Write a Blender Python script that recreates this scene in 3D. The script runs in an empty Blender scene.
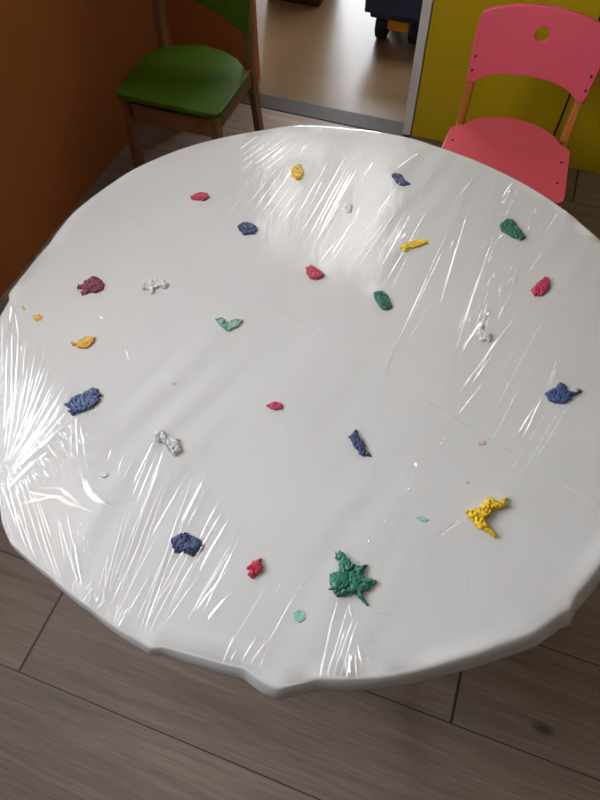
import bpy, bmesh, math, random
import numpy as np
from mathutils import Vector, Matrix, noise
random.seed(7); rng = np.random.default_rng(11)
SC = bpy.context.scene; COL = SC.collection
R_ = math.radians

# ---------------------------------------------------------------- camera model (600 x 800 frame)
F = 600.0; TH = R_(57.9); RO = R_(-0.5); HT = 0.52; HC = 1.2607
_f = np.array([0, math.cos(TH), -math.sin(TH)]); _r0 = np.array([1., 0, 0]); _u0 = np.cross(_r0, _f)
_r = math.cos(RO)*_r0 + math.sin(RO)*_u0; _u = -math.sin(RO)*_r0 + math.cos(RO)*_u0
CAM = np.array([0, 0, HC])
def un(x, y, z=HT):
    d = (x-300)/F*_r - (y-400)/F*_u + _f
    return CAM + d*((z-HC)/d[2])
RA = R_(-20)                                   # the room is turned by 20 degrees
E1 = np.array([math.cos(RA), math.sin(RA), 0]); E2 = np.array([-E1[1], E1[0], 0])
def W(a, b, z=0): return a*E1 + b*E2 + np.array([0, 0, z])

# ---------------------------------------------------------------- helpers
def link(o):
    COL.objects.link(o); return o
def new_mesh(name, verts, faces, mat=None, parent=None, smooth=False):
    me = bpy.data.meshes.new(name); me.from_pydata([tuple(map(float, v)) for v in verts], [], faces); me.update()
    if smooth: me.polygons.foreach_set('use_smooth', [True]*len(me.polygons))
    o = link(bpy.data.objects.new(name, me))
    if mat: me.materials.append(mat)
    if parent: o.parent = parent
    return o
def from_bm(name, bm, mat=None, parent=None, smooth=False, bevel=0, seg=2):
    bmesh.ops.recalc_face_normals(bm, faces=bm.faces)
    if bevel:
        bmesh.ops.bevel(bm, geom=[e for e in bm.edges if len(e.link_faces) == 2 and e.calc_face_angle(0) > 0.6],
                        offset=bevel, segments=seg, profile=.5, affect='EDGES')
    me = bpy.data.meshes.new(name); bm.to_mesh(me); bm.free()
    if smooth:
        me.polygons.foreach_set('use_smooth', [True]*len(me.polygons))
    o = link(bpy.data.objects.new(name, me))
    if mat: me.materials.append(mat)
    if parent: o.parent = parent
    return o
def bm_box(bm, x0, x1, y0, y1, z0, z1):
    v = [bm.verts.new((x, y, z)) for x in (x0, x1) for y in (y0, y1) for z in (z0, z1)]
    for f in ((0,1,3,2),(4,6,7,5),(0,4,5,1),(2,3,7,6),(0,2,6,4),(1,5,7,3)): bm.faces.new([v[i] for i in f])
def box(name, x0, x1, y0, y1, z0, z1, mat, parent=None, bevel=0):
    bm = bmesh.new(); bm_box(bm, x0, x1, y0, y1, z0, z1); return from_bm(name, bm, mat, parent, bevel=bevel)
def bm_hull(bm, low, high):                    # a bar between two quads of 4 points
    a = [bm.verts.new(p) for p in low]; b = [bm.verts.new(p) for p in high]
    bm.faces.new(a[::-1]); bm.faces.new(b)
    for i in range(4): bm.faces.new((a[i], a[(i+1) % 4], b[(i+1) % 4], b[i]))
def bm_cyl(bm, p0, p1, r0, r1=None, n=24):
    r1 = r0 if r1 is None else r1
    p0 = Vector(p0); p1 = Vector(p1); d = (p1-p0).normalized()
    q = d.orthogonal().normalized(); w = d.cross(q)
    A = [bm.verts.new(p0+(q*math.cos(t)+w*math.sin(t))*r0) for t in np.linspace(0, 2*math.pi, n, endpoint=False)]
    B = [bm.verts.new(p1+(q*math.cos(t)+w*math.sin(t))*r1) for t in np.linspace(0, 2*math.pi, n, endpoint=False)]
    bm.faces.new(A[::-1]); bm.faces.new(B)
    for i in range(n): bm.faces.new((A[i], A[(i+1) % n], B[(i+1) % n], B[i]))
def empty(name, loc, rz=0):
    o = link(bpy.data.objects.new(name, None)); o.location = loc; o.rotation_euler = (0, 0, rz); o.empty_display_size = .05
    return o
def tag(o, label, cat, group=None, kind=None):
    o['label'] = label; o['category'] = cat
    if group: o['group'] = group
    if kind: o['kind'] = kind
    return o
def struct(o):
    o['kind'] = 'structure'; return o
def board(name, outline, holes, thick, bev, mat, parent):     # plywood board from an outline, flat in its XY, with holes
    cu = bpy.data.curves.new(name, 'CURVE'); cu.dimensions = '2D'; cu.fill_mode = 'BOTH'
    cu.extrude = thick/2-bev; cu.bevel_depth = bev; cu.bevel_resolution = 2; cu.offset = -bev
    for pts in [outline]+holes:
        s = cu.splines.new('POLY'); s.points.add(len(pts)-1); s.use_cyclic_u = True
        for p, q in zip(s.points, pts): p.co = (q[0], q[1], 0, 1)
    t = bpy.data.objects.new(name+'_tmp', cu); COL.objects.link(t)
    dg = bpy.context.evaluated_depsgraph_get(); me = bpy.data.meshes.new_from_object(t.evaluated_get(dg))
    bpy.data.objects.remove(t); bpy.data.curves.remove(cu)
    me.name = name; me.materials.clear(); me.materials.append(mat)
    o = link(bpy.data.objects.new(name, me)); o.parent = parent
    return o
def chaikin(p, n=2):
    p = [np.array(q, float) for q in p]
    for _ in range(n):
        r = []
        for i in range(len(p)):
            a, b = p[i], p[(i+1) % len(p)]; r += [.75*a+.25*b, .25*a+.75*b]
        p = r
    return p

# ---------------------------------------------------------------- materials
def mat(name, color, rough=.5, spec=.5, metal=0):
    m = bpy.data.materials.new(name); m.use_nodes = True
    b = m.node_tree.nodes['Principled BSDF']
    b.inputs['Base Color'].default_value = (*color, 1); b.inputs['Roughness'].default_value = rough
    b.inputs['Specular IOR Level'].default_value = spec; b.inputs['Metallic'].default_value = metal
    return m
def N(m, t, **kw):
    n = m.node_tree.nodes.new(t)
    for k, v in kw.items(): setattr(n, k, v)
    return n
def L(m, a, b): m.node_tree.links.new(a, b)
def mix_col(m, fac, c1, c2):
    x = N(m, 'ShaderNodeMix', data_type='RGBA')
    if hasattr(fac, 'is_output'): L(m, fac, x.inputs[0])
    else: x.inputs[0].default_value = fac
    for i, c in ((6, c1), (7, c2)):
        if hasattr(c, 'is_output'): L(m, c, x.inputs[i])
        else: x.inputs[i].default_value = (*c, 1)
    return x.outputs[2]
def mth(m, op, a, b=None, c=None):
    x = N(m, 'ShaderNodeMath', operation=op)
    for i, v in enumerate((a, b, c)):
        if v is None: continue
        if hasattr(v, 'is_output'): L(m, v, x.inputs[i])
        else: x.inputs[i].default_value = v
    return x.outputs[0]
def noise_mat(name, c1, c2, scale, rough=.5, spec=.5, stretch=(1,1,1), bump=0, bscale=None, detail=4):
    m = mat(name, c1, rough, spec); bs = m.node_tree.nodes['Principled BSDF']
    tc = N(m, 'ShaderNodeTexCoord'); mp = N(m, 'ShaderNodeMapping'); mp.inputs['Scale'].default_value = stretch
    L(m, tc.outputs['Object'], mp.inputs['Vector'])
    nz = N(m, 'ShaderNodeTexNoise'); nz.inputs['Scale'].default_value = scale; nz.inputs['Detail'].default_value = detail
    L(m, mp.outputs[0], nz.inputs['Vector'])
    rp = N(m, 'ShaderNodeMapRange'); rp.inputs[1].default_value = .35; rp.inputs[2].default_value = .65
    L(m, nz.outputs[0], rp.inputs[0])
    L(m, mix_col(m, rp.outputs[0], c1, c2), bs.inputs['Base Color'])
    if bump:
        n2 = N(m, 'ShaderNodeTexNoise'); n2.inputs['Scale'].default_value = bscale or scale*3; n2.inputs['Detail'].default_value = 4
        L(m, mp.outputs[0], n2.inputs['Vector'])
        bp = N(m, 'ShaderNodeBump'); bp.inputs['Strength'].default_value = 1; bp.inputs['Distance'].default_value = bump
        L(m, n2.outputs[0], bp.inputs['Height']); L(m, bp.outputs[0], bs.inputs['Normal'])
    return m

M = {}
M['orange'] = noise_mat('orange_wall_paint', (.42, .145, .045), (.40, .135, .042), 6, .6, .25, bump=.0006, bscale=150)
M['cream'] = noise_mat('cream_wall_paint', (.25, .205, .165), (.235, .19, .155), 5, .75, .2, bump=.0005, bscale=150)
M['ceil'] = noise_mat('ceiling_paint', (.50, .47, .43), (.48, .45, .41), 5, .85, .2)
M['yellow_panel'] = noise_mat('yellow_laminate', (.53, .385, .006), (.50, .36, .005), 3, .38, .35)
M['grey_metal'] = noise_mat('brushed_aluminium', (.72, .72, .70), (.64, .64, .63), 60, .45, .5, (1, 1, .05))
M['thresh'] = noise_mat('grey_threshold', (.062, .054, .053), (.052, .046, .045), 40, .6, .25)
M['gap'] = mat('dark_gap', (.02, .016, .012), .8)
M['pink'] = noise_mat('pink_lacquer', (.80, .115, .165), (.77, .108, .155), 4, .42, .4)
M['green'] = noise_mat('green_lacquer', (.043, .105, .001), (.040, .097, .001), 4, .42, .35)
M['wood'] = noise_mat('orange_beech', (.56, .22, .045), (.42, .15, .03), 9, .4, .4, (6, 6, .6), detail=6)
M['ply'] = noise_mat('beech_plywood', (.21, .10, .036), (.16, .075, .026), 9, .5, .4, (6, 6, .6), detail=6)
M['screw'] = mat('dark_screw', (.05, .045, .045), .4, .5, .6)
M['beige'] = noise_mat('beige_linoleum', (.17, .112, .062), (.152, .10, .055), 4, .30, .16)
M['darkwood'] = noise_mat('dark_storage', (.018, .013, .011), (.03, .02, .016), 8, .4, .4)
M['toyblue'] = mat('navy_plastic', (.022, .038, .09), .35, .5)
M['toyorange'] = mat('amber_plastic', (.85, .38, .02), .4, .5)
M['rubber'] = mat('black_rubber', (.012, .012, .013), .6, .4)
M['white_frame'] = mat('white_window_frame', (.75, .75, .73), .4)

def plank_mat():
    m = mat('grey_brown_laminate', (.2, .16, .13), .42, .45); b = m.node_tree.nodes['Principled BSDF']
    tc = N(m, 'ShaderNodeTexCoord'); sp = N(m, 'ShaderNodeSeparateXYZ'); L(m, tc.outputs['Object'], sp.inputs[0])
    A, B = sp.outputs[0], sp.outputs[1]
    PW = .193; PL = 1.25
    rr = mth(m, 'DIVIDE', mth(m, 'ADD', B, .023+PW*40), PW); row = mth(m, 'FLOOR', rr); fb = mth(m, 'FRACT', rr)
    r0 = mth(m, 'SUBTRACT', row, 40)
    off = mth(m, 'ADD', mth(m, 'MULTIPLY', r0, .806), mth(m, 'MULTIPLY', mth(m, 'MULTIPLY', r0, mth(m, 'SUBTRACT', r0, 1)), .38))
    uu = mth(m, 'DIVIDE', mth(m, 'ADD', mth(m, 'SUBTRACT', A, off), .576+PL*60), PL)
    fu = mth(m, 'FRACT', uu); cell = mth(m, 'FLOOR', uu)
    def edge(fr, size, w):
        d = mth(m, 'MULTIPLY', mth(m, 'MINIMUM', fr, mth(m, 'SUBTRACT', 1, fr)), size)
        return mth(m, 'LESS_THAN', d, w)
    ln = mth(m, 'MAXIMUM', edge(fb, PW, .0011), edge(fu, PL, .0026))
    wn = N(m, 'ShaderNodeTexWhiteNoise', noise_dimensions='2D'); cv = N(m, 'ShaderNodeCombineXYZ')
    L(m, row, cv.inputs[0]); L(m, cell, cv.inputs[1]); L(m, cv.outputs[0], wn.inputs['Vector'])
    # grain: noise pulled out along the plank, shifted per plank
    g = N(m, 'ShaderNodeCombineXYZ'); L(m, mth(m, 'MULTIPLY', A, 1.6), g.inputs[0]); L(m, mth(m, 'MULTIPLY', B, 26), g.inputs[1])
    L(m, mth(m, 'MULTIPLY', wn.outputs[0], 37), g.inputs[2])
    n1 = N(m, 'ShaderNodeTexNoise'); n1.inputs['Scale'].default_value = 1.6; n1.inputs['Detail'].default_value = 8; n1.inputs['Roughness'].default_value = .65; n1.inputs['Distortion'].default_value = .6
    L(m, g.outputs[0], n1.inputs['Vector'])
    g2 = N(m, 'ShaderNodeCombineXYZ'); L(m, mth(m, 'MULTIPLY', A, 5), g2.inputs[0]); L(m, mth(m, 'MULTIPLY', B, 130), g2.inputs[1]); L(m, mth(m, 'MULTIPLY', wn.outputs[0], 11), g2.inputs[2])
    n2 = N(m, 'ShaderNodeTexNoise'); n2.inputs['Scale'].default_value = 2; n2.inputs['Detail'].default_value = 3; L(m, g2.outputs[0], n2.inputs['Vector'])
    rp = N(m, 'ShaderNodeMapRange'); rp.inputs[1].default_value = .3; rp.inputs[2].default_value = .7; L(m, n1.outputs[0], rp.inputs[0])
    rp2 = N(m, 'ShaderNodeMapRange'); rp2.inputs[1].default_value = .35; rp2.inputs[2].default_value = .65; L(m, n2.outputs[0], rp2.inputs[0])
    c = mix_col(m, rp.outputs[0], (.215, .158, .126), (.39, .305, .25))
    c = mix_col(m, mth(m, 'MULTIPLY', rp2.outputs[0], .35), c, (.10, .07, .055))
    c = mix_col(m, mth(m, 'MULTIPLY', wn.outputs[0], .35), c, (.16, .122, .10))
    # one dark knot
    kp = un(543, 730, 0); ka = float(kp@E1); kb = float(kp@E2)
    dx = mth(m, 'SUBTRACT', A, ka); dy = mth(m, 'MULTIPLY', mth(m, 'SUBTRACT', B, kb), 1.8)
    dd = mth(m, 'SQRT', mth(m, 'ADD', mth(m, 'MULTIPLY', dx, dx), mth(m, 'MULTIPLY', dy, dy)))
    dd = mth(m, 'ADD', dd, mth(m, 'MULTIPLY', mth(m, 'SUBTRACT', n1.outputs[0], .5), .03))
    kf = N(m, 'ShaderNodeMapRange'); kf.inputs[1].default_value = .006; kf.inputs[2].default_value = .024; kf.inputs[3].default_value = .75; kf.inputs[4].default_value = 0
    L(m, dd, kf.inputs[0]); c = mix_col(m, kf.outputs[0], c, (.035, .02, .014))
    c = mix_col(m, ln, c, (.03, .026, .024))
    L(m, c, b.inputs['Base Color'])
    bp = N(m, 'ShaderNodeBump'); bp.inputs['Strength'].default_value = .5; bp.inputs['Distance'].default_value = .0006
    L(m, mth(m, 'SUBTRACT', n2.outputs[0], mth(m, 'MULTIPLY', ln, 2)), bp.inputs['Height']); L(m, bp.outputs[0], b.inputs['Normal'])
    return m
M['plank'] = plank_mat()
M['paper'] = noise_mat('white_paper', (.565, .557, .545), (.545, .537, .525), 7, .8, .2, bump=.0012, bscale=9)

def film_mat(name, base, rough):
    m = bpy.data.materials.new(name); m.use_nodes = True; nt = m.node_tree; nt.nodes.clear()
    out = N(m, 'ShaderNodeOutputMaterial'); tr = N(m, 'ShaderNodeBsdfTransparent'); tr.inputs[0].default_value = (.985, .985, .985, 1)
    gl = N(m, 'ShaderNodeBsdfGlossy'); gl.inputs['Roughness'].default_value = rough; gl.inputs[0].default_value = (1, 1, 1, 1)
    fr = N(m, 'ShaderNodeFresnel'); fr.inputs[0].default_value = 1.52
    geo = N(m, 'ShaderNodeNewGeometry')
    # same Fresnel whichever side is seen
    tc = N(m, 'ShaderNodeTexCoord'); nz = N(m, 'ShaderNodeTexNoise'); nz.inputs['Scale'].default_value = 45; nz.inputs['Detail'].default_value = 3
    mp = N(m, 'ShaderNodeMapping'); mp.inputs['Rotation'].default_value = (0, 0, R_(28)); mp.inputs['Scale'].default_value = (1, .22, 1)
    L(m, tc.outputs['Object'], mp.inputs[0]); L(m, mp.outputs[0], nz.inputs['Vector'])
    bp = N(m, 'ShaderNodeBump'); bp.inputs['Strength'].default_value = .6; bp.inputs['Distance'].default_value = .0012
    L(m, nz.outputs[0], bp.inputs['Height']); L(m, bp.outputs[0], gl.inputs['Normal'])
    lw = N(m, 'ShaderNodeLayerWeight'); lw.inputs[0].default_value = .3
    fac = mth(m, 'MINIMUM', mth(m, 'MULTIPLY_ADD', mth(m, 'POWER', lw.outputs['Facing'], 4), .6, base), 1)
    mx = N(m, 'ShaderNodeMixShader'); L(m, fac, mx.inputs[0]); L(m, tr.outputs[0], mx.inputs[1]); L(m, gl.outputs[0], mx.inputs[2])
    L(m, mx.outputs[0], out.inputs['Surface'])
    nt.nodes.remove(fr); nt.nodes.remove(geo)
    return m
M['film'] = film_mat('cling_film', .026, .14)
M['fold'] = film_mat('folded_cling_film', .105, .12)     # creases are several layers of film thick

def paint_mat(name, c, c2, rough=.38):
    m = noise_mat(name, c, c2, 160, rough, .5, detail=3, bump=.0006, bscale=420); return m
P = {
 'yellow': paint_mat('yellow_paint', (.76, .52, .012), (.60, .34, .008)),
 'ochre': paint_mat('ochre_paint', (.72, .47, .05), (.55, .28, .04)),
 'navy': paint_mat('navy_paint', (.040, .066, .165), (.016, .028, .085)),
 'blue': paint_mat('blue_paint', (.05, .095, .23), (.02, .038, .11)),
 'smearblue': paint_mat('smeared_blue_paint', (.028, .058, .175), (.085, .125, .23)),
 'red': paint_mat('red_paint', (.50, .025, .055), (.36, .015, .04)),
 'crimson': paint_mat('crimson_paint', (.52, .03, .10), (.36, .02, .065)),
 'maroon': paint_mat('maroon_paint', (.33, .02, .06), (.07, .022, .03)),
 'green': paint_mat('green_paint', (.018, .18, .115), (.012, .095, .065)),
 'mix': paint_mat('green_white_paint', (.02, .20, .11), (.30, .42, .36)),
 'white': paint_mat('white_paint', (.66, .66, .65), (.50, .50, .49)),
 'mint': paint_mat('mint_paint', (.24, .50, .39), (.22, .47, .37)),
 'sage': paint_mat('grey_green_paint', (.48, .56, .53), (.44, .53, .50)),
 'rose': paint_mat('rose_paint', (.60, .40, .42), (.56, .34, .38)),
 'cream': paint_mat('pale_yellow_paint', (.66, .63, .42), (.62, .58, .38)),
}

# ---------------------------------------------------------------- the room (object axes a,b = plank axes)
def room_box(name, boxes, m, bevel=0):
    bm = bmesh.new()
    for b in boxes: bm_box(bm, *b)
    o = from_bm(name, bm, m, bevel=bevel); o.rotation_euler = (0, 0, RA); return struct(o)
AL, AR, BF, BB, ZC = -1.17, 1.75, -2.0, 1.93, 2.7
WB0, WB1, WZ0, WZ1 = -.45, .76, 1.0, 2.40           # window opening in the left wall
room_box('floor', [(AL-.12, AR+.12, BF-.12, 1.86, -.1, 0), (-.27, AR+.12, 1.86, 2.3, -.1, 0), (AL-.12, -.97, 1.86, 2.03, -.1, 0)], M['plank'])
room_box('floor_hall', [(-2.2, 1.75, 1.935, 5.2, -.1, 0)], M['beige'])
room_box('trim_1', [(-.97, -.27, 1.86, 1.935, -.1, .003)], M['thresh'])                # threshold
room_box('wall_left', [(AL-.12, AL, BF-.12, WB0, 0, ZC), (AL-.12, AL, WB1, 1.93, 0, ZC), (AL-.12, AL, WB0, WB1, 0, WZ0), (AL-.12, AL, WB0, WB1, WZ1, ZC)], M['orange'])
room_box('wall_back', [(AL-.12, -.885, 1.93, 2.03, 0, ZC), (-.885, -.27, 1.93, 2.03, 2.05, ZC)], M['orange'])
room_box('wall_right', [(AR, AR+.12, BF-.12, 5.2, 0, ZC)], M['cream'])
room_box('wall_front', [(AL, AR, BF-.12, BF, 0, ZC)], M['cream'])
room_box('ceiling', [(-2.4, AR+.12, BF-.12, 5.4, ZC, ZC+.1)], M['ceil'])
room_box('wall_hall_left', [(-2.32, -2.2, 1.93, 5.2, 0, ZC), (-2.2, AL-.12, 1.93, 2.03, 0, ZC)], M['cream'])
HB0, HB1 = -2.1, -.95
room_box('wall_hall_back', [(-2.32, HB0, 5.2, 5.32, 0, ZC), (HB1, AR+.12, 5.2, 5.32, 0, ZC), (HB0, HB1, 5.2, 5.32, 0, .08), (HB0, HB1, 5.2, 5.32, 2.4, ZC)], M['cream'])
room_box('trim_2', [(-.30, -.272, 1.87, 2.035, .003, 2.05)], M['grey_metal'], bevel=.002)   # metal jamb at the cupboard

def window(name, horiz, c0, c1, z0, z1, at, n):
    bm = bmesh.new(); t = .05
    def bx(p0, p1, q0, q1):
        if horiz: bm_box(bm, p0, p1, at, at+.06, q0, q1)
        else: bm_box(bm, at, at+.06, p0, p1, q0, q1)
    bx(c0, c1, z0, z0+t); bx(c0, c1, z1-t, z1); 
    for i in range(n+1):
        x = c0+(c1-c0-t)*i/n; bx(x, x+t, z0+t, z1-t)
    o = from_bm(name, bm, M['white_frame']); o.rotation_euler = (0, 0, RA); return struct(o)
window('window_1', False, WB0, WB1, WZ0, WZ1, AL-.10, 3)
window('window_2', True, HB0, HB1, .08, 2.4, 5.24, 2)

def glow_mat():
    m = bpy.data.materials.new('added_glow_panel'); m.use_nodes = True; b = m.node_tree.nodes['Principled BSDF']
    b.inputs['Emission Color'].default_value = (1, .97, .92, 1); b.inputs['Emission Strength'].default_value = LAMP; return m
LAMP = 6.0
M['glow'] = glow_mat()
GLOW_PANELS = [(-1.75, -1.15, 2.75, 3.95), (-.95, -.35, 2.75, 3.95), (-.15, .45, 3.2, 4.4)]
for q in GLOW_PANELS: room_box('added_ceiling_glow', [(*q, ZC-.03, ZC-.001)], M['glow'])  # glowing panels out of view, added to give the far film creases their glints

# ---------------------------------------------------------------- built-in yellow cupboard
cab = empty('cupboard', tuple(W(-.27, 1.87, 0)), RA)
tag(cab, 'tall mustard yellow built-in cupboard standing behind the pink chair', 'cupboard')
box('carcass', 0.0, 2.02, .02, .36, .003, ZC-.005, M['gap'], cab)
xs = [.002, .446, .89, 1.334, 2.018]
for i in range(4):
    d = box('door', xs[i]+(.003 if i else 0), xs[i+1]-.003, 0, .018, .004, ZC-.01, M['yellow_panel'], cab, bevel=.0012)
    bm = bmesh.new(); hx = xs[i+1]-.05 if i % 2 == 0 else xs[i]+.05
    bm_cyl(bm, (hx, -.022, 1.0), (hx, -.022, 1.14), .005); bm_cyl(bm, (hx, 0, 1.01), (hx, -.022, 1.01), .004); bm_cyl(bm, (hx, 0, 1.13), (hx, -.022, 1.13), .004)
    from_bm('handle', bm, M['grey_metal'], d)

# ---------------------------------------------------------------- children's chairs
SEAT = [(-.160, .0), (-.157, .035), (-.150, .045), (-.135, .050), (-.128, .058), (-.121, .074), (-.108, .090), (-.086, .107), (-.05, .125), (0, .133), (.05, .125), (.086, .107), (.108, .090), (.121, .074), (.128, .058), (.135, .050), (.150, .045), (.157, .035), (.160, 0)]
def chair(name, loc, rz, label, mboard, mframe, seat_z, seat_pts, back_pts, hole, back_y, tilt, screws_b, screws_s):
    c = empty(name, loc, rz); tag(c, label, 'chair', "children's chairs around the table")
    TS = .016
    s = board('seat', seat_pts, [], TS, .003, mboard, c); s.location = (0, 0, seat_z-TS/2)
    e = None
    b = board('backrest', back_pts, [hole] if hole else [], .016, .003, mboard, c)
    b.rotation_euler = (R_(90-tilt), 0, 0); b.location = (0, back_y, seat_z)
    def scr(p, parent, z):
        bm = bmesh.new(); bm_cyl(bm, (p[0], p[1], z), (p[0], p[1], z+.0016), .0034, .0028, 16); from_bm('screw', bm, M['screw'], parent)
    for p in screws_b: scr(p, b, .008)
    for p in screws_s: scr(p, s, TS/2)
    tl = math.tan(R_(tilt)); fy = min(p[1] for p in seat_pts)
    zt = seat_z+.235; w = .011; dp = .017
    py = back_y+.0085+dp
    for sx in (-1, 1):
        x = sx*.140
        q = lambda y, z: [(x-w, y-dp, z), (x+w, y-dp, z), (x+w, y+dp, z), (x-w, y+dp, z)]
        bm = bmesh.new(); bm_hull(bm, q(py+.045, 0), q(py, seat_z-.02)); from_bm('leg', bm, mframe, c, bevel=.004)
        bm = bmesh.new(); bm_hull(bm, q(py, seat_z-.0195), q(py+tl*(zt-seat_z), zt)); from_bm('back_post', bm, mframe, c, bevel=.004)
        bm = bmesh.new(); bm_hull(bm, q(fy+.005, 0), q(fy+.03, seat_z-TS-.001)); from_bm('leg', bm, mframe, c, bevel=.004)
        bm = bmesh.new(); bm_box(bm, x-.010, x+.010, fy+.048, py-dp-.001, seat_z-TS-.051, seat_z-TS-.001); from_bm('side_rail', bm, mframe, c, bevel=.004)
    bm = bmesh.new(); bm_box(bm, -.1285, .1285, fy+.022, fy+.038, seat_z-TS-.075, seat_z-TS-.022); from_bm('front_rail', bm, mframe, c, bevel=.003)
    bm = bmesh.new(); bm_box(bm, -.1285, .1285, py-.008, py+.008, seat_z-TS-.075, seat_z-TS-.022); from_bm('rear_rail', bm, mframe, c, bevel=.003)
    return c
def seat_shape(n_front, back_shift):
    s = [(x, y+back_shift) for x, y in SEAT]
    return s+[(.165, n_front+.03), (.162, n_front+.012), (.150, n_front+.002), (.135, n_front), (-.135, n_front), (-.150, n_front+.002), (-.162, n_front+.012), (-.165, n_front+.03)]
O = un(507, 135, .28)
O = O + .009*E1
PB = [(-.150, .108), (-.146, .100), (-.137, .097), (-.127, .100), (-.118, .108), (-.094, .122), (-.052, .133), (0, .136), (.052, .133), (.094, .122), (.118, .108), (.127, .100), (.137, .097), (.146, .100), (.150, .108),
      (.154, .18), (.153, .245), (.149, .258), (.138, .266), (.096, .279), (.048, .288), (0, .291), (-.048, .288), (-.096, .279), (-.138, .266), (-.149, .258), (-.153, .245), (-.154, .18)]
hole = [(.0155*math.cos(t), .232+.0165*math.sin(t)) for t in np.linspace(0, 2*math.pi, 28, endpoint=False)]
chair('pink_chair', (O[0], O[1], 0), RA, 'small pink wooden chair with a round hole in its backrest', M['pink'], M['wood'], .28,
      seat_shape(-.232, -.05), PB, hole, .036, 6,
      [(-.141, .127), (-.141, .161), (.141, .127), (.141, .161)], [(-.141, -.07), (-.141, -.155), (.141, -.07), (.141, -.155)])
O = un(180, 82, .30); O = O + .003*E1
GB = [(-.158, .150), (-.155, .138), (-.146, .134), (-.10, .145), (-.04, .148), (.02, .140), (.075, .120), (.115, .096), (.135, .086), (.148, .086), (.155, .095),
      (.160, .18), (.158, .25), (.152, .262), (.14, .268), (.08, .28), (0, .287), (-.08, .28), (-.14, .268), (-.152, .262), (-.158, .25)]
gseat = [(x, y) for x, y in [(-.163, .07), (-.160, .115), (-.150, .140), (-.128, .158), (-.08, .187), (-.02, .202), (.045, .194), (.099, .167), (.135, .135), (.158, .105), (.165, .07),
         (.165, -.085), (.160, -.105), (.148, -.111), (-.140, -.111), (-.153, -.106), (-.160, -.085)]]
chair('green_chair', (O[0], O[1], 0), RA, 'small dark green wooden chair in the shaded corner by the orange wall', M['green'], M['ply'], .30,
      gseat, GB, None, .145, 5, [(-.141, .160), (-.141, .2), (.143, .125), (.143, .165)], [])

# ---------------------------------------------------------------- things beyond the doorway
tk = empty('toy_truck', tuple(W(*[float(v) for v in (un(398, 40, 0)@E1, un(398, 40, 0)@E2)], 0)), RA)
tag(tk, 'navy blue toy truck with amber chassis and black wheels beyond the doorway', 'toy')
tk.location = tk.location + Vector(W(.0, .0, 0)); tk.scale = (1.06, 1.06, 1.06)
def frustum(bm, x0, x1, y0, y1, z0, X0, X1, Y0, Y1, z1):
    bm_hull(bm, [(x0, y0, z0), (x1, y0, z0), (x1, y1, z0), (x0, y1, z0)], [(X0, Y0, z1), (X1, Y0, z1), (X1, Y1, z1), (X0, Y1, z1)])
bm = bmesh.new(); bm_box(bm, -.041, .041, -.035, .26, .045, .094); from_bm('chassis', bm, M['toyorange'], tk, bevel=.006)
bm = bmesh.new(); frustum(bm, -.098, .098, -.07, .15, .095, -.115, .115, -.095, .165, .21)
tf = [f for f in bm.faces if all(v.co.z > .2 for v in f.verts)]
bmesh.ops.inset_region(bm, faces=tf, thickness=.008)
bmesh.ops.translate(bm, verts=list(tf[0].verts), vec=(0, 0, -.09)); from_bm('dump_bed', bm, M['toyblue'], tk, bevel=.006)
bm = bmesh.new(); frustum(bm, -.08, .08, .17, .27, .095, -.072, .072, .18, .255, .22); from_bm('cab', bm, M['toyblue'], tk, bevel=.012, seg=3)
for sx in (-1, 1):
    for y in (0, .2):
        bm = bmesh.new(); bm_cyl(bm, (sx*.042, y, .048), (sx*.084, y, .048), .048, n=32); w = from_bm('wheel', bm, M['rubber'], tk, bevel=.008)
        bm = bmesh.new(); bm_cyl(bm, (sx*.0835, y, .048), (sx*.088, y, .048), .02, .016, n=20); from_bm('hub_cap', bm, M['toyorange'], w)
p0 = un(265, 3, 0); p1 = un(318, 3, 0)
a0 = float(p0@E1); b0 = float((p0+p1)@E2)/2
sb = empty('storage_box', tuple(W(a0-.005, b0, 0)), RA); tag(sb, 'dark storage box on the beige floor beyond the doorway', 'box')
bm = bmesh.new(); bm_box(bm, 0, .235, 0, .3, .0, .52); from_bm('body', bm, M['darkwood'], sb, bevel=.006)
bm = bmesh.new(); bm_box(bm, -.006, .241, -.006, .306, .5205, .545); from_bm('lid', bm, M['darkwood'], sb, bevel=.005)

# ---------------------------------------------------------------- table
C0 = np.array([.0341, .6037])
tb = empty('round_table', (C0[0], C0[1], 0), RA); tag(tb, 'round low table hidden under white paper and clear film', 'table')
bm = bmesh.new(); bm_cyl(bm, (0, 0, HT-.026), (0, 0, HT-.003), .482, n=96); from_bm('tabletop', bm, M['ply'], tb, bevel=.004)
for sx in (-1, 1):
    for sy in (-1, 1):
        bm = bmesh.new(); bm_cyl(bm, (sx*.29, sy*.29, 0), (sx*.27, sy*.27, HT-.0265), .019, .026, 24); from_bm('leg', bm, M['wood'], tb)
bm = bmesh.new()
for q in ((-.25, .25, -.279, -.259), (-.25, .25, .259, .279), (-.279, -.259, -.25, .25), (.259, .279, -.25, .25)): bm_box(bm, *q, HT-.085, HT-.0265)
from_bm('apron', bm, M['wood'], tb)

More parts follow.
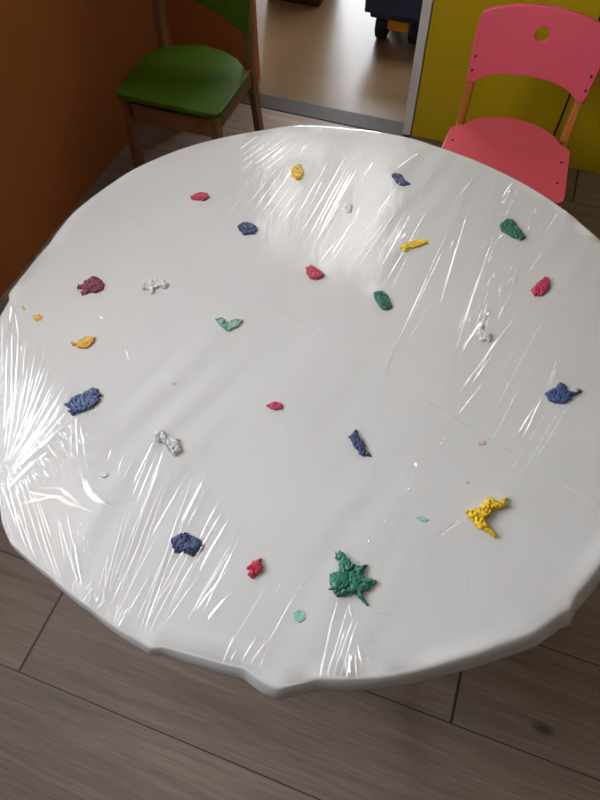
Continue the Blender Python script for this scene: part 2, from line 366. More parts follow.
# outline of the wrapped table edge, as measured
far = [(8, 300), (25, 270), (48, 243), (72, 212), (100, 190), (130, 170), (180, 148), (240, 133), (268, 128), (295, 124.5), (350, 128), (410, 137), (445, 148), (500, 170), (560, 205), (600, 238)]
near = [(1, 500), (4, 528), (12, 547), (28, 562), (50, 580), (90, 613), (120, 637), (140, 649), (150, 656), (163, 655), (200, 667), (245, 680), (262, 694), (276, 700), (300, 695), (318, 690), (345, 691), (380, 689), (400, 686), (450, 674), (500, 659), (535, 647), (560, 629), (569, 626), (575, 612), (600, 582)]
def hem(a): return .012+.024*np.exp(-((a+.80)/.62)**2)+.006*np.exp(-((a+1.75)/.35)**2)
pol = []
for q in far:
    X = un(*q, HT)[:2]-C0; pol.append((math.atan2(X[1], X[0]), math.hypot(*X)))
for q in near:
    X = un(*q, HT-.015)[:2]-C0; a_ = math.atan2(X[1], X[0])
    X = un(*q, HT-float(hem(a_)))[:2]-C0; pol.append((math.atan2(X[1], X[0]), math.hypot(*X)))
pol += [(a, .522) for a in np.radians([-8, 2, 12])] + [(a, .520) for a in np.radians([180, 186, 172])]
pol.sort(); PA = np.array([p[0] for p in pol]); PR = np.array([p[1] for p in pol])
PA = np.r_[PA[-1]-2*np.pi, PA, PA[0]+2*np.pi]; PR = np.r_[PR[-1], PR, PR[0]]
def rho_out(a): return np.interp((a+np.pi) % (2*np.pi)-np.pi, PA, PR)
def flare(a):                                   # how far the hanging hem spreads out past the top edge
    s = np.clip((-np.sin(a)+.25)/.8, 0, 1); return .003+.0115*np.exp(-((a+.80)/.62)**2)+.004*np.exp(-((a+1.75)/.35)**2)
NA = 540
ang = np.linspace(-np.pi, np.pi, NA, endpoint=False)
PERM = np.array([[noise.noise(Vector((math.cos(a)*2.2, math.sin(a)*2.2, k*5.3))) for a in ang] for k in range(3)])
FINE = np.array([noise.noise(Vector((math.cos(a)*9, math.sin(a)*9, 3.1))) for a in ang])
ro = rho_out(ang); rt = ro-flare(ang); SW = .0032+.009*np.exp(-((ang+.75)/.6)**2)
def lown(x, y, rip=1.):                                 # gentle undulation of the paper
    return .0006*np.sin(9*x+4*y+1)*np.sin(7*y-3*x)+.0005*np.sin(21*x-17*y)*np.sin(13*x+5*y+2)+ rip*.0008*np.sin(118*(.88*x-.475*y)+2.2*np.sin(6*x+9*y))*(.5+.5*np.sin(23*(.88*x-.475*y)+7*y+1))
def profile(extra, zoff, drop):
    """rings of (radius array, z array) from the rim shoulder to the hem"""
    fl = flare(ang)
    rings = []
    hm = hem(ang)
    for k, (u, v) in enumerate([(-1.1, 0), (-.5, 0), (-.2, .015), (0, .06), (.3, .2), (.65, .5), (.9, .8), (1.0, 1.0), (.75, 1.2), (.2, 1.4), (-.6, 1.55), (-1.2, 1.6)]):
        t = max(0, u)
        r = np.where(u < 0, rt+u*SW, rt+fl*u) if v < 1.3 else rt+u*.009+extra*(min(1, max(0, u+.2)) if v < 1 else 1)+t*t*.0022*FINE
        z = HT+zoff-v*hm-t*t*drop+.003*t*t*PERM[0]-(extra*1.3 if v > 1.1 else 0)
        rings.append((r, z))
    return rings
def sheet(extra, zoff, drop, rings_in, zfun):
    V = []; rings = []
    for f in np.linspace(0, 1, rings_in+1)[1:]:
        r = (rt-1.2*SW)*f; x = C0[0]+r*np.cos(ang); y = C0[1]+r*np.sin(ang)
        rings.append((x, y, HT+zoff+zfun(x, y)))
    for r, z in profile(extra, zoff, drop):
        x = C0[0]+r*np.cos(ang); y = C0[1]+r*np.sin(ang)
        rings.append((x, y, z+zfun(x, y)*.5))
    verts = [(C0[0], C0[1], HT+zoff+float(zfun(C0[0], C0[1])))]
    for x, y, z in rings: verts += list(zip(x, y, z))
    faces = []
    for i in range(NA): faces.append((0, 1+i, 1+(i+1) % NA))
    for k in range(len(rings)-1):
        b = 1+k*NA; c = b+NA
        for i in range(NA):
            j = (i+1) % NA; faces.append((b+i, c+i, c+j, b+j))
    return verts, faces
# two sheets of paper meeting along a straight overlap
sA = un(97, 197)[:2]; sB = un(600, 508)[:2]; sd = (sB-sA)/np.linalg.norm(sB-sA); sn = np.array([-sd[1], sd[0]])     # sn points to the far side
def paper(name, label, zoff, keep_far, over):
    v, f = sheet(.0006 if keep_far else 0, zoff, 0, 26, lown)
    me = bpy.data.meshes.new(name); me.from_pydata(v, [], f); bm = bmesh.new(); bm.from_mesh(me); bpy.data.meshes.remove(me)
    co = Vector((*(sA+sn*over), 0))
    bmesh.ops.bisect_plane(bm, geom=bm.verts[:]+bm.edges[:]+bm.faces[:], plane_co=co, plane_no=Vector((*sn, 0)), clear_inner=keep_far, clear_outer=not keep_far)
    r = bmesh.ops.extrude_face_region(bm, geom=bm.faces[:])
    nv = [g for g in r['geom'] if isinstance(g, bmesh.types.BMVert)]
    bmesh.ops.translate(bm, verts=nv, vec=(0, 0, -.00012))
    bm.normal_update()
    for fc in bm.faces: fc.smooth = not (fc.calc_area() < 4e-6 and abs(fc.normal.z) < .3)
    o = from_bm(name, bm, M['paper'])
    return tag(o, label, 'paper', 'white paper sheets on the round table')
paper('paper_sheet', 'white paper sheet covering the far part of the round table, by the chairs', 0, True, 0)
paper('paper_sheet', 'white paper sheet covering the near part of the round table', -.00018, False, .006)

# ---------------------------------------------------------------- paint daubs
def zc(pts, ox, oy, s): return [(ox+x/s, oy+y/s) for x, y in pts]
def ell(cx, cy, rx, ry, n=14): return [(cx+rx*math.cos(t), cy+ry*math.sin(t)) for t in np.linspace(0, 2*math.pi, n, endpoint=False)]
G = "paint daubs on the table paper"
DAUBS = [   # name, colour, height, raggedness, outline in the photo frame, label
 ('paint_daub', 'yellow', .005, .0012, ell(297.5, 173, 6.5, 8, 10), 'yellow paint daub nearest the far edge, in line with the doorway'),
 ('paint_daub', 'navy', .004, .0006, zc([(181,32),(190,28),(202,30),(212,42),(221,49),(205,54),(192,46),(187,39)], 300, 160, 2), 'small curved navy paint daub at the far edge left of the pink chair'),
 ('paint_daub', 'crimson', .003, .0008, zc([(380,75),(395,66),(415,67),(420,76),(408,83),(385,81)], 0, 160, 2), 'small flat crimson paint daub near the far left edge, nearest the green chair'),
 ('paint_daub', 'white', .004, .0008, zc([(88,90),(98,83),(106,95),(100,109),(90,107)], 300, 160, 2), 'tiny white paint daub right of the farthest yellow daub'),
 ('paint_daub', 'navy', .004, .0008, zc([(474,132),(490,124),(505,127),(518,138),(510,149),(488,152),(478,142)], 0, 160, 2), 'round navy paint daub in the far left part, nearer than the small crimson daub'),
 ('paint_daub', 'yellow', .004, .0012, zc([(198,178),(210,167),(230,161),(250,158),(256,168),(240,175),(225,178),(210,185)], 300, 160, 2), 'thin lying yellow paint streak nearer than the curved navy daub'),
 ('paint_daub', 'green', .006, .0008, zc([(398,130),(412,119),(425,119),(436,135),(452,156),(440,162),(420,153),(402,142)], 300, 160, 2), 'wedge-shaped teal paint daub in front of the pink chair'),
 ('paint_daub', 'red', .005, .0008, zc([(11,216),(22,211),(38,220),(49,232),(38,241),(22,241),(14,230)], 300, 160, 2), 'red paint lump in the middle of the far half of the table'),
 ('paint_daub', 'crimson', .006, .0007, zc([(461,260),(475,245),(488,235),(500,238),(499,258),(486,273),(467,273)], 300, 160, 2), 'crimson paint lump near the right edge, nearer than the wedge-shaped teal daub'),
 ('paint_daub', 'green', .005, .001, zc([(145,266),(165,263),(178,275),(186,295),(172,303),(160,296),(150,281)], 300, 160, 2), 'small green paint lump right of the red lump in the far half'),
 ('paint_daub', 'white', .005, .001, zc([(354,336),(364,330),(370,344),(386,349),(380,365),(362,364),(349,352)], 300, 160, 2), 'white paint lump in the right part, between crimson lump and small green lump'),
 ('paint_daub', 'maroon', .004, .0016, zc([(140,95),(165,90),(160,78),(175,75),(185,72),(200,62),(225,70),(247,90),(240,112),(215,126),(190,126),(170,130),(155,137),(148,125),(158,112),(142,108)], 40, 260, 3.75), 'dark maroon paint daub near the left edge'),
 ('paint_daub', 'white', .004, .0016, zc([(373,95),(395,87),(410,76),(440,71),(470,77),(487,95),(475,110),(450,106),(430,110),(428,127),(415,130),(408,113),(385,113)], 40, 260, 3.75), 'arched white paint daub right of the dark maroon daub'),
 ('paint_daub', 'mix', .003, .001, zc([(429,317),(445,315),(455,325),(468,318),(489,319),(477,335),(456,344),(440,333)], 0, 160, 2), 'green paint smear streaked with white, left of the table centre'),
 ('paint_daub', 'ochre', .0035, .0014, zc([(113,305),(130,310),(145,301),(165,293),(185,286),(208,289),(206,306),(190,327),(165,335),(140,330),(123,321)], 40, 260, 3.75), 'yellow ochre paint daub at left, nearer than the dark maroon daub'),
 ('paint_dot', 'ochre', .0015, .0012, zc([(162,180),(180,177),(195,175),(214,178),(206,201),(185,210),(170,201)], 0, 280, 5), 'larger of the two little ochre spots by the left edge'),
 ('paint_dot', 'ochre', .0012, .0008, zc([(100,130),(118,128),(134,156),(118,152)], 0, 280, 5), 'smaller of the two little ochre spots by the left edge'),
 ('paint_daub', 'smearblue', .005, .0022, zc([(83,545),(110,535),(115,515),(150,505),(175,490),(195,479),(216,483),(221,498),(243,505),(227,521),(216,541),(190,561),(155,577),(130,584),(106,574),(103,556)], 40, 260, 3.75), 'long blue paint daub smeared pale, beside the crumpled film at left'),
 ('paint_daub', 'white', .007, .0012, zc([(306,190),(322,179),(340,194),(358,199),(363,222),(352,235),(337,226),(330,207),(313,207)], 0, 340, 2), 'two-lobed white paint lump in the near left part'),
 ('paint_daub', 'crimson', .003, .0005, zc([(529,132),(540,127),(552,122),(567,130),(565,139),(550,142),(540,137)], 0, 340, 2), 'small crimson paint daub at the middle of the table'),
 ('paint_daub', 'navy', .005, .0008, zc([(97,195),(109,180),(115,178),(118,192),(131,205),(133,220),(148,236),(121,231),(109,215)], 300, 340, 2), 'pointed navy paint daub right of the table middle'),
 ('paint_daub', 'blue', .005, .0014, zc([(489,105),(508,95),(519,85),(531,91),(533,102),(550,104),(557,95),(565,104),(547,115),(532,128),(510,129),(494,121)], 300, 340, 2), 'blue paint daub with torn tail by the right edge'),
 ('paint_daub', 'yellow', .010, .001, zc([(143,250),(165,239),(215,227),(253,204),(264,178),(300,165),(332,181),(360,195),(376,185),(380,155),(395,149),(400,175),(407,206),(397,228),(362,242),(332,247),(311,267),(287,291),(272,315),(292,350),(322,380),(357,422),(345,422),(300,392),(270,374),(238,362),(213,341),(188,306),(163,281)], 440, 470, 6), 'large bright yellow forked paint blob in the near right part'),
 ('paint_daub', 'navy', .006, .0012, zc([(133,170),(163,148),(195,137),(217,149),(242,159),(271,175),(271,200),(247,221),(231,246),(203,238),(180,228),(153,225),(135,201)], 140, 500, 4.286), 'lumpy navy paint daub under white streaks near the front edge'),
 ('paint_daub', 'red', .006, .001, zc([(448,295),(470,275),(490,261),(515,254),(524,247),(521,270),(532,290),(521,316),(496,326),(486,341),(468,332),(464,305)], 140, 500, 4.286), 'red paint lump near the front edge, between navy daub and big green blob'),
 ('paint_daub', 'green', .007, .0013, zc([(207,130),(245,123),(267,140),(302,185),(322,205),(350,183),(357,195),(337,215),(370,214),(402,203),(407,216),(392,236),(387,270),(402,290),(430,283),(457,300),(471,318),(452,337),(432,347),(412,378),(390,367),(377,386),(392,420),(416,458),(400,464),(368,432),(343,407),(343,392),(300,397),(260,405),(223,406),(198,387),(188,361),(158,367),(152,355),(183,340),(173,310),(176,260),(195,253),(213,258),(233,240),(223,200),(207,160)], 300, 530, 6), 'largest daub: ragged dark green paint blob near the front edge'),
 ('paint_dot', 'mint', .0012, 0, ell(299, 616, 7, 6.6, 24), 'round mint green paint dot left of the big green blob'),
 ('paint_dot', 'mint', .001, .0008, zc([(230,355),(245,351),(259,360),(252,366),(240,361)], 300, 340, 2), 'thin mint green smear left of the bright yellow blob'),
 ('paint_dot', 'rose', .0008, .0008, zc([(354,205),(368,199),(373,208),(360,211)], 300, 340, 2), 'faint pink smear beyond the bright yellow blob'),
 ('paint_dot', 'rose', .0008, .0004, ell(468, 482, 2.6, 1.5, 8), 'tiny pink speck between the pink smear and the bright yellow blob'),
 ('paint_dot', 'sage', .0010, .0006, ell(104, 475, 4.5, 3, 12), 'pale grey-green dot in the near left part, beside the glossy film fold'),
 ('paint_dot', 'sage', .0010, .0003, ell(174, 383, 2.3, 2.0, 10), 'tiny grey-green dot beyond the two-lobed white lump'),
 ('paint_dot', 'cream', .0010, .0008, zc([(225,282),(240,279),(252,287),(238,290)], 480, 140, 5), 'pale yellow smear at the far right edge beside the pink seat'),
]
def paper_z(x, y): return HT+lown(x, y)
TENTS = []
def daub(name, colour, H, rag, outline, label, seed):
    if name == 'paint_daub': rag = max(rag, .0011)
    pts = np.array([un(px, py)[:2] for px, py in outline])
    c = pts.mean(0); ext = np.abs(pts-c).max()
    h = max(.00045, ext/34)
    x0, y0 = pts.min(0)-.003; x1, y1 = pts.max(0)+.003
    nx = int((x1-x0)/h)+2; ny = int((y1-y0)/h)+2
    X, Y = np.meshgrid(x0+h*np.arange(nx), y0+h*np.arange(ny), indexing='ij')
    DX = np.zeros_like(X); DY = np.zeros_like(X); NZ = np.zeros_like(X); NB = np.zeros_like(X)
    for i in range(nx):
        for j in range(ny):
            v = Vector((X[i, j]*330, Y[i, j]*330, seed*7.7))
            DX[i, j] = noise.noise(v)+.6*noise.noise(v*2.6); DY[i, j] = noise.noise(v+Vector((91, 3, 5)))+.6*noise.noise(v*2.6+Vector((7, 31, 5)))
            NZ[i, j] = noise.turbulence(Vector((X[i, j]*330, Y[i, j]*330, seed*3.1)), 3, False)
            NB[i, j] = noise.noise(Vector((X[i, j]*130, Y[i, j]*130, seed*9.1)))
    QX = X+DX*rag*1.9; QY = Y+DY*rag*1.9
    n = len(pts); inside = np.zeros(X.shape, bool); dist = np.full(X.shape, 9.)
    for k in range(n):
        a = pts[k]; b = pts[(k+1) % n]
        cond = ((a[1] > QY) != (b[1] > QY))
        with np.errstate(divide='ignore', invalid='ignore'):
            xi = (b[0]-a[0])*(QY-a[1])/(b[1]-a[1])+a[0]
        inside ^= cond & (QX < xi)
        e = b-a; t = np.clip(((QX-a[0])*e[0]+(QY-a[1])*e[1])/max(1e-12, e@e), 0, 1)
        dist = np.minimum(dist, np.hypot(QX-a[0]-t*e[0], QY-a[1]-t*e[1]))
    dist = np.where(inside, dist, 0)
    wd = max(.0012, min(.005, H*.9))
    s = np.clip(dist/wd, 0, 1); s = np.sqrt(np.clip(s*(2-s), 0, 1))
    Z = H*s*np.clip((.62+.38*NB)-.7*(NZ-.5)*np.clip(dist/.0008, 0, 1), .18, 1.0)
    base = paper_z(X, Y)
    idx = -np.ones(X.shape, int); verts = []; faces = []
    cell = inside[:-1, :-1] & inside[1:, :-1] & inside[1:, 1:] & inside[:-1, 1:]
    use = np.zeros(X.shape, bool)
    use[:-1, :-1] |= cell; use[1:, :-1] |= cell; use[1:, 1:] |= cell; use[:-1, 1:] |= cell
    full = np.zeros(X.shape, bool); full[1:-1, 1:-1] = cell[:-1, :-1] & cell[1:, :-1] & cell[1:, 1:] & cell[:-1, 1:]
    Z = np.where(full, Z, 0)
    ii, jj = np.nonzero(use); idx[ii, jj] = np.arange(len(ii)); m = len(ii)
    verts = [(X[i, j]-c[0], Y[i, j]-c[1], base[i, j]-HT+Z[i, j]+.0002) for i, j in zip(ii, jj)]
    verts += [(X[i, j]-c[0], Y[i, j]-c[1], base[i, j]-HT+.00005) for i, j in zip(ii, jj)]
    for i, j in zip(*np.nonzero(cell)):
        q = (idx[i, j], idx[i+1, j], idx[i+1, j+1], idx[i, j+1]); faces.append(q); faces.append(tuple(k+m for k in q[::-1]))
    o = new_mesh(name, verts, faces, P[colour], smooth=True); o.location = (c[0], c[1], HT)
    tag(o, label, 'paint', G)
    TENTS.append((c[0], c[1], max(.006, ext), H))
for k, d in enumerate(DAUBS): daub(*d, k+1)

# ---------------------------------------------------------------- cling film: a stretched sheet with folded creases standing up from it
CR = un(38, 462)[:2]
def film_z(x, y):
    z = lown(x, y, .12)+.0016
    for cx, cy, r, H in TENTS:
        d2 = ((x-cx)**2+(y-cy)**2)/(r*1.22)**2
        z = z+H*.16*np.exp(-d2*d2*.55)
    # loose gathered film at the left edge
    g = np.exp(-(((x-CR[0])/.075)**2+((y-CR[1])/.06)**2))
    u = (x*.80+y*.6); w = (-x*.6+y*.80)
    z = z+g*.3*(.0016*np.sin(u*520+3*np.sin(w*60))*(.5+.5*np.sin(w*140+u*35))+.0014*np.sin(w*240+2*np.sin(u*90))+.002)
    # one broad soft fold
    P3 = un(112, 506)[:2]; dr = np.hypot(x-P3[0]-.004, (y-P3[1]-.035))
    an = np.arctan2(y-P3[1]-.035, x-P3[0]-.004)
    z = z+.0024*np.exp(-((dr-.034)/.006)**2)*np.clip(np.cos(an+1.75), 0, 1)
    return z
fv, ff = sheet(.0026, .0006, .001, 150, film_z); NSHEET = len(ff)
# crease list: (x0,y0,x1,y1,weight) in the photo frame
CREASE = [
 # left fan
 (3,325,2,425,1),(13,330,12,430,1.1),(20,325,14,425,1.2),(27,338,19,425,1),(38,343,22,430,1.1),(50,336,24,430,1),(54,358,24,445,.9),(66,362,20,450,1),(75,370,26,458,1),(62,372,30,440,.8),(80,385,20,468,1),(60,400,15,462,.9),(70,395,10,478,1),(62,420,12,478,1),(48,420,8,475,1),(33,400,10,460,.9),(44,385,18,455,.9),(30,360,16,440,.8),(8,345,5,440,.9),
 (11,303,9,335,2.2),(14,306,19,338,1.6),(19,338,22,352,1.4),
 (72,418,72,458,1.3),(77,418,78,455,1.6),(81,424,87,470,.9),(97,410,97,417,1),(108,462,112,450,1.1),(118,475,124,455,.9),(124,480,134,458,1.1),(100,378,103,369,.9),(126,350,128.5,361,1.2),(100,317,108,322.5,1.6),(123,318,130,316.5,1),(84,437,87,446,1),(66,402,75,392,.8),(92,372,96,360,.6),
 # lower-left edge
 (3,484,20,535,1.6),(8,478,25,545,1.5),(14,478,35,556,1.4),(20,478,50,575,1.2),(25,476,60,588,1.2),(30,480,65,590,1),(58,515,65,562,1),(60,520,80,590,1.4),(67,512,82,580,1.2),(75,545,84,592,1.6),(70,540,78,590,1.1),(40,500,55,545,1),(36,492,52,540,.8),(78,530,79.5,537,.8),(83,535,85,542,.8),(88,540,89,546,.8),(84,548,86,554,.8),(90,552,91,558,.7),(80,520,82,527,.8),(12,500,28,552,1.3),(18,512,36,560,1.2),
 # front-left fan
 (105,590,128,505,1),(108,592,134,500,.8),(110,592,150,490,1),(115,592,160,468,1),(118,600,165,478,1.1),(125,605,172,470,.9),(120,610,155,540,1.1),(128,615,150,575,1),(106,590,108,555,1.1),(100,588,107,560,1),(112,604,140,545,1),(132,500,150,455,1.2),(136,508,158,452,1),(140,518,163,462,.9),(133,485,160,432,1.1),(150,495,168,440,1.1),(147,500,158,462,.7),
 (140,632,195,470,1),(143,635,200,480,.9),(150,632,212,510,1),(136,625,170,545,.9),(155,505,190,457,.9),(150,540,194,462,.8),(185,520,212,464,1.8),(178,532,196,492,1),(190,522,211,488,1.3),(200,540,225,490,1.5),(197,556,232,497,1),(200,572,237,507,1.9),(155,605,186,545,1),(150,612,187,562,.8),(168,610,202,548,1),(187,622,246,520,1.2),(190,618,238,540,.9),(196,612,236,560,1.3),(208,621,239,584,2),(202,616,244,530,.8),(165,625,200,575,.7),(145,628,160,600,1),(180,560,196,530,1),
 (224,662,234,637,1.3),(231,661,237,650,1),(242,662,258,637,1.2),(251,664,268,640,.9),(260,668,268,648,.9),
 # front fan below the big green daub
 (320,682,338,598,2),(326,682,349,604,1.1),(333,676,356,612,1),(340,679,357,622,1.3),(346,680,352,655,1.2),(351,678,349,655,1.2),(357,680,356,652,1.2),(367,680,357,645,1.4),(382,676,362,634,.9),(392,667,358,618,.6),(372,672,366,655,1),(336,660,345,632,1),(349,604,352,620,1.1),(345,672,347,660,1),(389,615,370,612.5,.9),(328,668,334,655,1),
 # far-left parallel bundle
 (236,153,258,136,.7),(238,159,262,141,.8),(240,164,270,141,.9),(243,168,282,139,.9),(250,168,292,137,.9),(255,171,290,146,1.1),(262,173,296,146,.9),(268,161,288,144,1.3),(240,171,252,162,.7),(262,156,290,135,.8),(246,160,268,145,1),(258,163,276,149,1.1),(236,176,256,162,.6),
 (215,216,285,148,.6),(254,211,283,170,.8),(262,213,295,167,.9),(268,219,290,187,.8),(276,221,300,188,.7),(248,205,280,165,.6),(283,222,297,203,.7),(266,200,280,178,.9),
 # far centre bundle
 (294,222,331,157,.9),(301,234,346,157,1),(307,242,353,156,1),(318,229,350,168,1.7),(321,234,356,163,1.9),(314,246,346,195,1),(330,216,356,171,1.3),(310,206,326,174,.8),(325,208,338,182,1),(338,200,352,176,1.4),(300,155,306,143,1.1),(303,150,312,143,.7),(365,174,374,161,1.6),(361,182,366,172,.8),(318,132,322,129,.8),
 (320,264,334,244,1),(332,256,344,236,1.2),(341,242,352,224,1),(350,228,360,212,1),(328,252,334,247,1.2),(330,266,352,232,.7),(356,216,362,205,1.1),
 (340,262,394,198,.7),(345,274,398,206,.8),(358,268,402,204,.8),(330,290,372,235,.5),
 # far right part
 (384,168,395,152,.7),(388,172,404,150,.8),(395,171,421,152,.8),(380,206,397,180,.8),(376,216,404,178,1),(382,266,438,167,1.1),(376,262,410,206,.8),(386,283,431,205,1),(398,250,424,220,1.2),(390,293,424,222,.9),(402,240,406,234,1),(404,330,450,226,.7),(405,332,447,242,.8),(384,375,424,284,.9),(387,378,432,300,.5),(441,219,474,178,.8),(454,221,479,165,1.5),(472,196,482,165,1),(440,306,468,211,1.5),(444,286,462,236,.8),(450,250,456,238,1.5),
 (460,331,494,236,1.1),(462,327,488,258,1.1),(452,362,478,283,1.2),(488,205,495,181,.9),(485,212,490,190,.7),(500,206,517,188,.8),(506,200,512,183,1),(498,230,517,192,1),(520,252,538,205,1.1),(498,302,520,258,.9),(497,321,523,270,1),(506,291,526,254,.9),(503,290,514,276,1.6),(478,331,492,309,2.6),(500,305,508,294,1),(510,270,520,262,1.1),(512,286,516,268,1.2),(484,318,492,312,1.6),
 (464,350,490,309,1.6),(462,352,478,326,1.2),(457,397,517,314,1.5),(466,388,516,317,1.2),(457,416,484,382,1.1),(470,388,492,356,1.3),(436,410,463,350,.5),(430,420,460,345,.4),
 (515,441,534,408,1.6),(519,448,542,397,1.2),(548,392,556,368,.5),(546,390,558,355,.6),
 # table-middle crinkles and long drawn-out creases
 (433,426,436,418,1.2),(437,428,440,421,.9),(434,447,446,439,1.2),(438,445,444,443,.8),(397,487,428,440,.9),(380,562,410,498,.7),(377,577,406,508,.9),(415,463,418.5,469,1.8),(412,476,413,480,1),(408,488,410,491,.8),(366,544.5,370,542,2),(432,540,466,516,1.4),(436,540,462,521,.9),(465,597,470,576,1),(384,520,385,525,.9),(397,540,399,543,1),
 (203,442,212,431,.6),(330,455,300,490,.25),(60,412,150,288,.4),(150,372,228,262,.35),(240,470,330,330,.35),(270,455,345,340,.3),(200,330,260,250,.35),(415,600,445,545,.3),(380,585,440,550,.3),
]
# gathered, crumpled creases by the left edge
for row, (ox, oy, n_) in enumerate([(0, 0, 30), (-11, -10, 22), (9, 9, 20), (-22, -14, 12)]):
    for k in range(n_):
        t = (k+random.random()*.8)/n_
        cx_ = 14+ox+64*t+random.gauss(0, 1.5); cy_ = 497+oy-76*t+random.gauss(0, 3)
        a = math.radians(random.gauss(62-18*t, 9)); l = random.uniform(3, 7.5)
        CREASE.append((cx_-l*math.cos(a), cy_-l*math.sin(a), cx_+l*math.cos(a), cy_+l*math.sin(a), random.uniform(.45, .95)))
for k in range(30):
    a = math.radians(random.uniform(-88, -38)); r0 = random.uniform(15, 70); l = random.uniform(18, 60)
    x_, y_ = 3+r0*math.cos(a), 482+r0*math.sin(a)
    CREASE.append((x_+l*math.cos(a), y_+l*math.sin(a), x_, y_, random.uniform(.4, .8)))
for k in range(26):
    bx_ = random.uniform(72, 128); by_ = 575+(bx_-72)*.62+random.uniform(0, 18); a = math.radians(random.gauss(-62, 18)); l = random.uniform(3, 8)
    CREASE.append((bx_-l*math.cos(a), by_-l*math.sin(a), bx_+l*math.cos(a), by_+l*math.sin(a), random.uniform(.6, 1.2)))
def bez(p0, p1, p2, n=14): return [tuple((1-t)**2*np.array(p0)+2*t*(1-t)*np.array(p1)+t*t*np.array(p2)) for t in np.linspace(0, 1, n)]
BROAD = [(bez((82, 474), (92, 512), (138, 503)), 4.2), (bez((86, 480), (100, 512), (132, 507)), 2.4), ([(28, 492), (60, 497), (92, 512)], 4.0), ([(40, 488), (62, 488), (84, 508)], 3.2),
         ([(22, 505), (45, 500), (66, 496)], 3.0), (bez((14, 470), (40, 452), (72, 420)), 3.2), (bez((8, 490), (28, 470), (50, 452)), 3.0)]
for k in range(64):                                       # fine drawn-out lines where the film was pulled taut
    x_, y_ = random.uniform(120, 560), random.uniform(190, 600); l = random.uniform(25, 85); a = math.radians(random.gauss(-61, 3))
    CREASE.append((x_-l*math.cos(a), y_-l*math.sin(a), x_+l*math.cos(a), y_+l*math.sin(a), random.uniform(.18, .42)))
for k in range(40):                                       # short glints in the gathered strip at the far right
    t = random.random(); x_, y_ = 508-40*t+random.gauss(0, 9), 190+160*t+random.gauss(0, 6); l = random.uniform(4, 12); a = math.radians(random.gauss(-64, 9))
    CREASE.append((x_-l*math.cos(a), y_-l*math.sin(a), x_+l*math.cos(a), y_+l*math.sin(a), random.uniform(.5, 1.0)))
def best_tilt(p, m):
    """how steeply the fold leans: the lie that mirrors a window or an added glow panel to the camera"""
    v = CAM-p; v = v/np.linalg.norm(v); ok = []
    for al in range(-62, 63, 2):
        n = math.cos(R_(al))*np.array([0, 0, 1])+math.sin(R_(al))*m
        if n@v < .15: continue
        r = 2*(n@v)*n-v
        if r@E2 > 1e-3:
            D = p+r*((1.98-p@E2)/(r@E2))                       # through the doorway, to the added glow panels or the far window
            if -.86 < D@E1 < -.31 and D[2] < 2.03:
                X = p+r*((ZC-.03-p[2])/max(1e-4, r[2])); Y = p+r*((5.2-p@E2)/(r@E2))
                if any(q[0] < X@E1 < q[1] and q[2] < X@E2 < q[3] for q in GLOW_PANELS) or (HB0 < Y@E1 < HB1 and Y[2] < 2.35): ok.append(al)
                continue
        den = r@E1
        if den > -1e-3: continue
        t = (AL-p@E1)/den; X = p+t*r
        if WB0+.1 < X@E2 < WB1-.1 and WZ0+.08 < X[2] < WZ1-.08: ok.append(al)
    return ok
nofit = 0; NF = []
rt_of = lambda a: np.interp((a+np.pi) % (2*np.pi)-np.pi, np.r_[ang, np.pi], np.r_[rt, rt[0]])
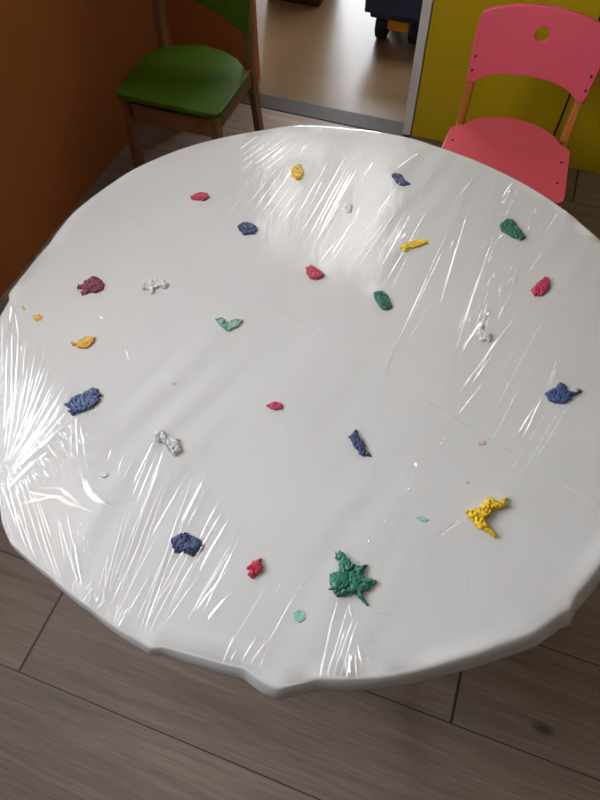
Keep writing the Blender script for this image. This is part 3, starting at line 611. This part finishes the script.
for cr in [([(c[0], c[1]), (c[2], c[3])], c[4]) for c in CREASE]+BROAD:
    pts = np.array([un(*q)[:2] for q in cr[0]]); wt = cr[1]; xa, ya = cr[0][0]
    sl = np.r_[0, np.cumsum(np.hypot(*np.diff(pts, axis=0).T))]; ln = sl[-1]; d = (pts[-1]-pts[0])/np.hypot(*(pts[-1]-pts[0]))
    m = np.array([-d[1], d[0], 0.]); mid = np.array([*(pts[len(pts)//2] if len(pts) > 2 else (pts[0]+pts[1])/2), HT])
    ok = best_tilt(mid, m)
    if ok:
        ok = [a for a in ok if abs(a) == min(abs(q) for q in ok) or True]; pos = [a for a in ok if a > 0]; neg = [a for a in ok if a < 0]
        run = pos if len(pos) >= len(neg) else neg
        al = float(np.mean(run)) if run else 8.
    else: al = 30.; nofit += 1; NF.append((xa, ya))
    sgn = 1 if al >= 0 else -1; al = min(max(abs(al), 4), 58)+random.uniform(-2, 2)
    mm = m[:2]*sgn
    ns = max(5, int(ln/.006)); wbase = (.00105 if pts[0][0] < -.22 else .0013)*min(wt, 2.2)**1.1*(1 if wt < 2.3 else wt/2.2)
    b0 = len(fv); ph = random.uniform(0, 9)
    prev = None; rows = 0
    for i in range(ns+1):
        t = i/ns; q = np.array([np.interp(t*ln, sl, pts[:, 0]), np.interp(t*ln, sl, pts[:, 1])])
        e = min(1, t/.18, (1-t)/.35) if ns > 5 else min(1, t/.3+.15, (1-t)/.3+.15)
        nz = noise.noise(Vector((q[0]*40+ph, q[1]*40, ph)))
        w = wbase*max(.12, e**.7)*(1+.55*nz)
        q = q+mm*.0009*noise.noise(Vector((ph, t*ln*22, 3.3)))
        rel = q-C0; rr = np.hypot(*rel); lim = rt_of(math.atan2(rel[1], rel[0]))-.003
        if rr > lim: q = C0+rel*lim/rr
        tn = math.tan(R_(al*(1+.12*noise.noise(Vector((t*ln*60, ph, 7.7))))))
        z0 = HT+.0006+float(film_z(q[0], q[1]))
        for (um, uz) in ((1.0, 0), (.66, .30), (.33, .62), (0., .93), (-.12, .95), (-.26, .55), (-.36, 0)):
            pm = q+mm*w*um; fv.append((pm[0], pm[1], z0+uz*w*tn))
        rows += 1
    for i in range(rows-1):
        for k in range(6):
            a = b0+i*7+k; ff.append((a, a+7, a+8, a+1) if sgn > 0 else (a+1, a+8, a+7, a))
film = new_mesh('cling_film', fv, ff, M['film'], smooth=True)
film.data.materials.append(M['fold'])
film.data.polygons.foreach_set('material_index', [0]*NSHEET+[1]*(len(ff)-NSHEET))
tag(film, 'clear creased cling film stretched over the paper-covered round table', 'plastic film')
print('creases', len(CREASE), 'without window', nofit, 'film verts', len(fv))

# ---------------------------------------------------------------- daylight, camera, colour
w = bpy.data.worlds.new('sky'); SC.world = w; w.use_nodes = True
bg = w.node_tree.nodes['Background']; bg.inputs[0].default_value = (.92, .983, 1.07, 1); bg.inputs[1].default_value = 10.0
def portal(name, loc, rot, sx, sy):
    l = bpy.data.lights.new(name, 'AREA'); l.shape = 'RECTANGLE'; l.size = sx; l.size_y = sy; l.cycles.is_portal = True
    o = link(bpy.data.objects.new(name, l)); o.location = loc; o.rotation_euler = rot
    return o
portal('window_daylight', tuple(W(AL-.13, (WB0+WB1)/2, (WZ0+WZ1)/2)), (R_(90), 0, RA+R_(-90)), WB1-WB0, WZ1-WZ0)
portal('hall_window_daylight', tuple(W((HB0+HB1)/2, 5.33, 1.24)), (R_(90), 0, RA+R_(180)), HB1-HB0, 2.32)
SC.cycles.transparent_max_bounces = 24
cam = bpy.data.cameras.new('camera'); co = link(bpy.data.objects.new('camera', cam)); SC.camera = co
cam.sensor_fit = 'HORIZONTAL'; cam.sensor_width = 36; cam.lens = 36*F/600; cam.clip_start = .01
Mx = Matrix((( _r[0], _u[0], -_f[0], 0), (_r[1], _u[1], -_f[1], 0), (_r[2], _u[2], -_f[2], HC), (0, 0, 0, 1)))
co.matrix_world = Mx
vs = SC.view_settings; vs.view_transform = 'Standard'; vs.look = 'None'; vs.gamma = 1; vs.use_curve_mapping = False; vs.exposure = 0.67
